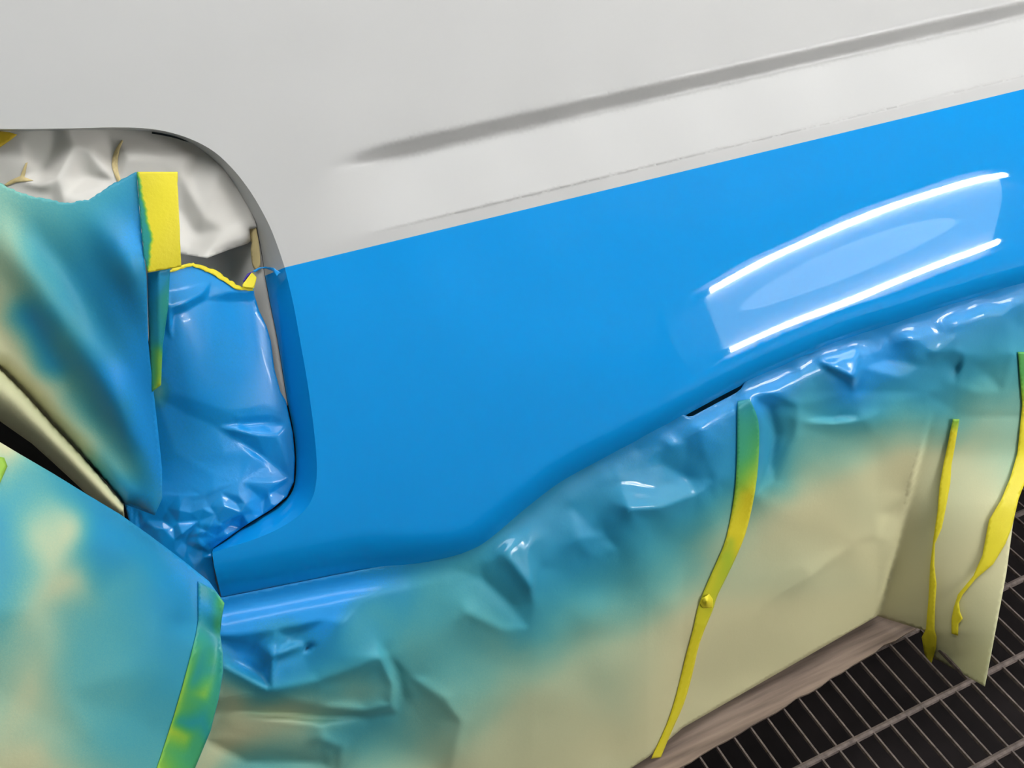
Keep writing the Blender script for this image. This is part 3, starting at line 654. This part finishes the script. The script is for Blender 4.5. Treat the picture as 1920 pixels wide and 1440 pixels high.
# ------------------------------------------------------------------ sheet over the wheel
def fl_y(x, y, z=.015): return float(yfloor([x], [y], z)[0])
FOLD = [(1786, 784), (1748, 800), (1722, 840), (1703, 905), (1688, 990), (1668, 1075), (1645, 1155)]
RIDGE = [(1793, 784), (1775, 860), (1758, 950), (1748, 1060), (1739, 1184), (1748, 1232)]
REDGE = [(1985, 740), (1960, 800), (1930, 880), (1905, 945), (1897, 1000), (1887, 1075), (1871, 1160), (1846, 1287)]
_ex = np.array([p[0] for p in edge_low]); _ey = np.array([p[1] for p in edge_low])
_tx = np.linspace(380, 2700, 130); _ty = np.interp(_tx, _ex, _ey)
_tw = 1 / (ybody(_tx, _ty) + .014)
_bx = np.array([200, 1000, 1215, 1280, 1645, 2700.]); _by = np.array([2010, 1560, 1418, 1365, 1155, 720.])
def main_w(x, y):
    yt = np.interp(x, _tx, _ty); wt = np.interp(x, _tx, _tw)
    yb = np.interp(x, _bx, _by); wb = 1 / yfloor(x, yb, .015)
    v = (y - yt) / (yb - yt)
    return wt + (wb - wt) * v
def at_y(y, line, col=0):
    L_ = sorted(line, key=lambda p: p[1])
    return np.interp(y, [p[1] for p in L_], [p[col] for p in L_])
_r0 = 1 / float(main_w(np.array([1793.]), np.array([784.]))[0]); _e0 = 1 / float(main_w(np.array([1975.]), np.array([784.]))[0])
def h_base(x, y):
    w = main_w(x, y)
    xf, xr, xe = at_y(y, FOLD), at_y(y, RIDGE), at_y(y, REDGE)
    wf = main_w(xf, y)
    wr = 1 / np.interp(y, [784, 1184, 1300], [_r0, fl_y(1739, 1184, .03), fl_y(1739, 1184, .03) + (fl_y(1739, 1184, .03) - _r0) * 116 / 400])
    we = 1 / np.interp(y, [784, 1287], [_e0, fl_y(1846, 1287, .03)])
    face = wf + (wr - wf) * np.clip((x - xf) / np.maximum(xr - xf, 1), 0, 1)
    flap = wr + (we - wr) * np.clip((x - xr) / np.maximum(xe - xr, 1), 0, 1.5)
    prot = np.where(x < xf, w, np.where(x < xr, face, flap))
    return np.where(y > 784, prot, w)
hr, he, hidx = [], [], {}
def P_at(x, y, h):
    if (x, y) not in hidx:
        hidx[(x, y)] = len(hr); hr.append((x, y, h))
    return hidx[(x, y)]
def R(*p):
    for q in p: P_at(*q)
def crease(*p):
    ids = [P_at(*q) for q in p]
    he.extend((i, j) for i, j in zip(ids[:-1], ids[1:]) if i != j)
R((180, 1080, 0), (180, 1720, 0), (2440, 380, 0), (2440, 1420, 0), (700, 1720, 0), (1300, 1560, 0), (1600, 1400, 0), (1900, 1400, 0))
for x, y in densify(edge_low, 70): R((x, y - 16, 0))
# painted strip and crumples below the sill
crease((300, 1215, 14), (415, 1194, 15), (520, 1181, 16), (610, 1163, 17), (665, 1141, 14), (715, 1105, 8), (765, 1078, 2))
crease((300, 1200, 8), (415, 1199, 9), (482, 1206, 11), (512, 1231, 24), (508, 1294, 25))
crease((512, 1231, 24), (575, 1206, 17), (640, 1166, 20), (665, 1141, 14))
crease((520, 1236, 15), (566, 1229, 17), (600, 1205, 20), (640, 1166, 20))
R((575, 1215, 5), (545, 1195, 6), (440, 1225, 4), (465, 1240, 2), (490, 1262, 6))
crease((300, 1230, 12), (418, 1246, 16), (508, 1294, 25), (600, 1276, 24), (716, 1234, 26), (738, 1285, 22), (736, 1327, 19))
R((640, 1225, 24), (700, 1190, 16))
crease((300, 1305, 9), (420, 1311, 11), (600, 1326, 14), (690, 1333, 16), (736, 1327, 19))
crease((300, 1330, -6), (420, 1335, -6), (600, 1345, -3), (690, 1345, 2), (745, 1335, 0), (752, 1300, 0), (740, 1245, 6))
crease((602, 1360, 8), (606, 1385, 10), (640, 1400, 6), (640, 1450, 0))
crease((300, 1350, 6), (385, 1386, -6), (465, 1428, -9), (600, 1430, -5))
R((450, 1380, 6), (540, 1400, 6), (500, 1460, 6), (690, 1400, -4), (760, 1420, -8))
crease((725, 1225, 14), (770, 1268, 10), (830, 1308, 15), (866, 1355, 16), (855, 1400, 14), (840, 1480, 8))
R((800, 1350, 0), (790, 1400, -4), (820, 1200, 12), (900, 1300, 14), (950, 1420, 8), (780, 1140, 8))
# between sill and the first tape
crease((850, 1065, 0), (905, 1085, 2), (955, 1133, 8), (993, 1179, 15))
crease((880, 1150, 14), (940, 1180, 15), (993, 1179, 15))
crease((1010, 1060, 12), (1000, 1130, 17), (993, 1179, 15))
crease((940, 984, 2), (972, 1000, 6), (990, 1030, 13), (996, 1100, 25)); crease((940, 984, 2), (956, 1050, 17), (996, 1100, 25))
crease((1072, 955, 4), (1085, 1010, 14), (1110, 1045, 12)); crease((1085, 1010, 14), (1135, 1005, 10), (1160, 1030, 16))
crease((1150, 870, 3), (1162, 905, 8), (1182, 955, 26), (1235, 952, 27), (1305, 928, 19)); crease((1162, 905, 8), (1230, 915, 13), (1305, 928, 19)); crease((1245, 870, 4), (1285, 895, 6), (1305, 928, 19))
crease((1235, 818, 3), (1262, 835, 8), (1290, 834, 9), (1313, 803, 12)); crease((1255, 805, 2), (1313, 803, 12), (1325, 792, 10)); crease((1313, 803, 12), (1318, 840, 14))
crease((1360, 835, 16), (1345, 900, 20))
R((1380, 760, 10), (1384, 900, 20), (1340, 980, 22), (1200, 1050, 22), (1100, 1150, 20), (1150, 1250, 18), (1250, 1130, 22), (1050, 1300, 16), (1150, 1390, 10))
# right of the first tape
crease((1405, 740, 10), (1428, 790, 14), (1424, 860, 18), (1418, 930, 20))
crease((1440, 765, 2), (1452, 815, 3), (1444, 870, 8))
crease((1497, 763, 16), (1496, 790, 19), (1492, 818, 20), (1476, 850, 19), (1455, 902, 17))
crease((1412, 713, 4), (1455, 738, 12), (1497, 763, 16), (1600, 735, 12), (1735, 735, 15), (1786, 770, 8))
crease((1496, 790, 19), (1620, 788, 21), (1740, 790, 15), (1786, 770, 8))
crease((1514, 667, 8), (1611, 627, 0), (1601, 707, 26), (1514, 667, 8))
crease((1632, 640, 3), (1620, 690, 13), (1690, 708, 14), (1728, 688, 12)); crease((1620, 690, 13), (1665, 675, 4), (1728, 688, 12)); crease((1640, 620, 4), (1668, 655, 3), (1700, 632, 10), (1755, 618, 6))
crease((1700, 632, 10), (1738, 600, 3), (1794, 602, 12), (1790, 628, 14), (1755, 660, 16))
crease((1799, 660, 18), (1792, 720, 14), (1786, 770, 8), (1735, 735, 15)); crease((1786, 770, 8), (1830, 735, 14), (1880, 735, 12), (1900, 665, 16)); crease((1795, 690, 8), (1808, 668, 18), (1850, 700, 9), (1880, 735, 12))
crease((1855, 560, 4), (1880, 590, 12), (1912, 560, 5)); crease((1880, 590, 12), (1905, 610, 8))
R((1500, 950, 18), (1600, 890, 20), (1560, 960, 18))
crease((1330, 1180, 16), (1420, 1150, 14), (1520, 1080, 20), (1600, 1020, 18), (1645, 1008, 15)); R((1450, 1060, 13), (1560, 1130, 12), (1450, 1200, 12), (1400, 1240, 8), (1330, 1290, 6))
crease((1648, 1010, 12), (1672, 960, 2), (1698, 925, 4)); R((1640, 960, 16), (1680, 860, 14))
_e = np.array(hr); _n0 = len(hr)
for gx in range(330, 2000, 46):
    for gy in range(560, 1680, 46):
        d2 = (_e[:, 0] - gx) ** 2 + (_e[:, 1] - gy) ** 2
        if d2.min() > 48 ** 2 and gy > float(np.interp(gx, [p[0] for p in edge_low], [p[1] for p in edge_low])) + 25:
            w_ = np.exp(-d2 / (2 * 110.0 ** 2)) + 1e-9
            hr.append((gx + random.uniform(-8, 8), gy + random.uniform(-8, 8), float((w_ * _e[:, 2]).sum() / w_.sum())))
h_crisp = Field(hr, 2.4, 2.4, 0.0, he)
h_soft = Field(hr, 20, 4, 0.0, he)
_segs = [(hr[i][:2], hr[j][:2]) for i, j in he]
def h_rel(x, y):
    d = np.full(len(x), 1e9)
    for a_, b_ in _segs: d = np.minimum(d, seg_dist(x, y, [a_, b_]))
    k = np.exp(-(d / 24) ** 2)
    return k * h_crisp(x, y) + (1 - k) * h_soft(x, y)
h_cr = crumple(400, 2700, 400, 1300, 30, 21, 2.5, 3)
h_cr3 = crumple(-400, 1400, 600, 2400, 62, 23, 9, 6)
h_cr2 = crumple(400, 2700, 400, 1500, 95, 22, 8, 5)
def d_wheel(x, y):
    d = seg_dist(x, y, edge_low)
    near = np.exp(-(d / 60) ** 2) * sstep(900, 1200, x)
    rel = h_rel(x, y) * (1 - sstep(765, 860, y) * (1 - sstep(-4, 6, 1690 - .27 * (y - 990) - x))) * sstep(0, 40, d)
    return 1 / h_base(x, y) - rel * .0009 - h_cr(x, y) * (.0012 * near + .00015) - h_cr2(x, y) * .0005 - h_cr3((.9 * x - .42 * y) * .4, .42 * x + .9 * y) * .0013 * sstep(20, 160, d) * sstep(820, 1020, x)
h_sp = Field([(200, 1050, 1), (200, 1720, .1), (2440, 380, 1), (2440, 1420, .05)] + [(430, 1160, 1.1), (600, 1130, 1.1), (700, 1100, 1.1), (640, 1160, .95), (745, 1085, .95), (770, 1085, .62), (690, 1130, .62), (800, 1110, .55), (760, 1200, .42), (850, 1060, .55), (900, 1040, .62), (950, 990, .8), (1000, 960, .85), (960, 1060, .75), (900, 1130, .5), (1000, 1120, .7), (980, 1180, .66), (1100, 1050, .78), (1100, 950, .85), (1250, 840, .92), (1200, 950, .85), (1330, 790, .98), (1300, 960, .7), (1250, 1020, .5), (1180, 1080, .5), (1100, 1130, .45), (1350, 900, .8), (1365, 950, .4), (1340, 1010, .15),
    (1430, 790, .85), (1460, 860, .72), (1450, 900, .5), (1490, 850, .3), (1460, 930, .12), (1450, 740, 1.05), (1600, 740, 1.05), (1600, 780, .75), (1500, 800, .45), (1600, 815, .3), (1700, 790, .3), (1650, 700, 1), (1740, 750, .7), (1780, 770, .5), (1790, 700, .75), (1850, 700, .55), (1850, 790, .15), (1820, 760, .3), (1900, 650, .7), (1910, 760, .25), (1850, 600, .92), (1900, 560, .98), (1700, 620, 1), (1550, 660, 1),
    (1500, 950, 0), (1600, 900, .02), (1300, 1150, 0), (1350, 1100, .06), (1200, 1200, .06), (1100, 1220, .12), (1000, 1300, .06), (1050, 1200, .3), (950, 1230, .28), (900, 1250, .3), (800, 1250, .4), (850, 1330, .25), (900, 1420, .04), (1700, 850, .0), (1800, 850, .05), (1900, 1000, 0), (1700, 1100, 0), (1200, 1400, 0), (700, 1180, .7), (660, 1170, .55), (600, 1230, .85), (510, 1200, .9), (520, 1180, .75), (450, 1230, 1.05), (470, 1270, .95), (510, 1290, .9), (430, 1265, .75), (430, 1285, .12), (600, 1275, .6), (690, 1245, .6), (540, 1310, .2), (650, 1290, .25), (700, 1300, .3), (650, 1325, .3), (450, 1300, .05), (450, 1340, .03), (560, 1340, .05), (560, 1375, .15), (620, 1385, .55), (670, 1370, .6), (720, 1340, .6), (760, 1310, .4), (690, 1420, .3), (470, 1425, .4), (540, 1432, .35), (600, 1425, .3), (400, 1420, .02), (450, 1390, .02), (800, 1420, .15)], 14, 5)
# strip added in the slot between lip and paper, its shade painted dark teal
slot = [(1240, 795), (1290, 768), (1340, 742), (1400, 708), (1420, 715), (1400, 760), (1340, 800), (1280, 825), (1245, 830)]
patch('slot_shade_strip', slot, lambda x, y: 1 / main_w(x, y) + .02, 10, plain('slot_shade_teal', (.03, .13, .18), .4, .5, .5, .1), car)
w_out = [(x, y - 16 + 25 * float(sstep(1262, 1300, np.array(x)) * sstep(1408, 1385, np.array(x)))) for x, y in densify(edge_low, 12) if x < 2660] + [(2660, 900), (2100, 800), (1985, 740), (1960, 800), (1930, 880), (1905, 945), (1897, 1000), (1887, 1075), (1871, 1160), (1846, 1287), (1748, 1232), (1739, 1184), (1645, 1155), (1520, 1227), (1400, 1296), (1280, 1365), (1215, 1420), (1130, 1475), (1000, 1560), (700, 1690), (210, 1690), (310, 1130)]
brk = densify(FOLD, 4) + densify(RIDGE, 4) + densify([(1748, 1232), (1739, 1184)], 4)
sw = patch('wheel_masking_sheet', w_out, d_wheel, 6, M_PAPER, None, spray=h_sp, gloss=lambda x, y: np.clip(np.exp(-(seg_dist(x, y, edge_low) / 85) ** 2) * sstep(900, 1000, x) + .35 * sstep(760, 700, x) * sstep(.85, .95, h_sp(x, y)) + 1.2 * np.exp(-((x - 975) / 30) ** 2 - ((y - 1040) / 60) ** 2) + 1.2 * np.exp(-((x - 1230) / 70) ** 2 - ((y - 935) / 30) ** 2), 0, 1), extra=brk, thick=.0005)
tag(sw, 'big khaki masking paper hanging from wheel arch to floor, crumpled blue at top', 'masking paper')

def tape_on(name, left, right, label, spray, lift=.0015, dep=d_wheel):
    o = ribbon(name, left, right, lambda x, y: dep(x, y) - lift, M_TAPE, None, spray, 5)
    return tag(o, label, 'tape', 'yellow tapes on the wheel paper')
s1 = Field([(1180, 700, .9), (1460, 700, .9), (1180, 1460, 0), (1460, 1460, 0)] + [(1400, 760, .85), (1400, 800, .7), (1390, 860, .6), (1415, 850, .5), (1385, 900, .35), (1410, 890, .2), (1385, 925, .08), (1410, 925, 0), (1360, 1000, 0), (1382, 1010, .0), (1376, 1022, .22), (1368, 1040, .12), (1352, 1052, .15), (1345, 1060, .05), (1300, 1200, 0), (1390, 960, 0)], 4, 3)
tape_on('masking_tape', smooth_line([(1383, 752), (1382, 860), (1377, 930), (1362, 1010), (1338, 1068), (1312, 1130), (1300, 1180), (1284, 1240), (1268, 1305), (1250, 1360), (1221, 1423)], 3),
        smooth_line([(1406, 748), (1422, 790), (1423, 850), (1416, 920), (1398, 1000), (1372, 1062), (1346, 1115), (1336, 1145), (1312, 1205), (1298, 1265), (1282, 1320), (1260, 1370), (1239, 1420)], 3),
        'long yellow tape down the middle of the wheel paper, green at its top', s1)
v, f = [], []
pk = ribbon('pinched_fold', [(1316, 1122), (1313, 1132), (1318, 1140)], [(1330, 1114), (1337, 1124), (1336, 1140)], lambda x, y: d_wheel(x, y) - .003 - .006 * np.exp(-((x - 1326) / 7) ** 2 - ((y - 1128) / 9) ** 2), M_TAPE, bpy.data.objects['masking_tape'], None, 2)
tape_on('masking_tape', [(1787, 786), (1776, 840), (1769, 872), (1762, 910), (1758, 960), (1750, 1010), (1744, 1060), (1741, 1120), (1736, 1180), (1728, 1195), (1733, 1225), (1743, 1247)],
        [(1799, 786), (1790, 840), (1784, 872), (1782, 905), (1774, 950), (1766, 990), (1753, 1020), (1752, 1060), (1756, 1095), (1753, 1140), (1752, 1180), (1756, 1195), (1755, 1215), (1746, 1246)],
        'narrow yellow tape down the fold edge of the hanging flap', lambda x, y: .25 * sstep(815, 785, y), .003)
tape_on('masking_tape', [(1909, 660), (1912, 700), (1917, 760), (1908, 850), (1895, 895), (1877, 938), (1855, 975), (1850, 1000), (1842, 1042), (1825, 1080), (1796, 1115), (1788, 1140), (1784, 1160), (1784, 1188)],
        [(1990, 660), (1985, 740), (1962, 800), (1932, 880), (1910, 935), (1897, 990), (1885, 1020), (1862, 1058), (1830, 1085), (1805, 1115), (1798, 1130), (1800, 1148), (1805, 1160), (1797, 1170), (1796, 1192)],
        'yellow tape curving along the right side of the hanging flap', lambda x, y: .45 * sstep(780, 690, y), .002)

# ------------------------------------------------------------------ board on the grating
m, N, L, B = mat('dusty_board')
tc = N.new('ShaderNodeTexCoord'); mp = N.new('ShaderNodeMapping'); mp.inputs['Scale'].default_value = (3, 45, 10); mp.inputs['Rotation'].default_value = (0, 0, -.075)
nz = N.new('ShaderNodeTexNoise'); nz.inputs['Scale'].default_value = 2.2; nz.inputs['Detail'].default_value = 5
L.new(tc.outputs['Object'], mp.inputs['Vector']); L.new(mp.outputs['Vector'], nz.inputs['Vector'])
rp = N.new('ShaderNodeValToRGB'); rp.color_ramp.elements[0].position = .3; rp.color_ramp.elements[0].color = (.14, .10, .078, 1); rp.color_ramp.elements[1].position = .75; rp.color_ramp.elements[1].color = (.34, .255, .195, 1)
L.new(nz.outputs['Fac'], rp.inputs['Fac']); L.new(rp.outputs['Color'], B.inputs['Base Color']); B.inputs['Roughness'].default_value = .85
add_bump(N, L, B, nz.outputs['Fac'], .4)
rb = random.Random(4)
V, Fc = [], []
xs = np.arange(-.3, .90, .02)
top = .006
for k, x in enumerate(xs):
    y1 = (.4525 + .0828 * (x / H - .355)) * H + rb.uniform(-.0022, .0022); y2 = y1 + .115
    V += [(x, y1, top), (x, y2, top), (x, y2, .0005), (x, y1 + .001, .0005)]
for k in range(len(xs) - 1):
    a = 4 * k; b = a + 4
    Fc += [[a, b, b + 1, a + 1], [a + 1, b + 1, b + 2, a + 2], [a + 3, b + 3, b, a], [a + 2, b + 2, b + 3, a + 3]]
Fc += [[0, 1, 2, 3], [len(V) - 4, len(V) - 1, len(V) - 2, len(V) - 3]]
bd = link('floor_board', V, Fc, m, None, False)
tag(bd, 'dusty brown board lying on the grating under the wheel paper', 'board')
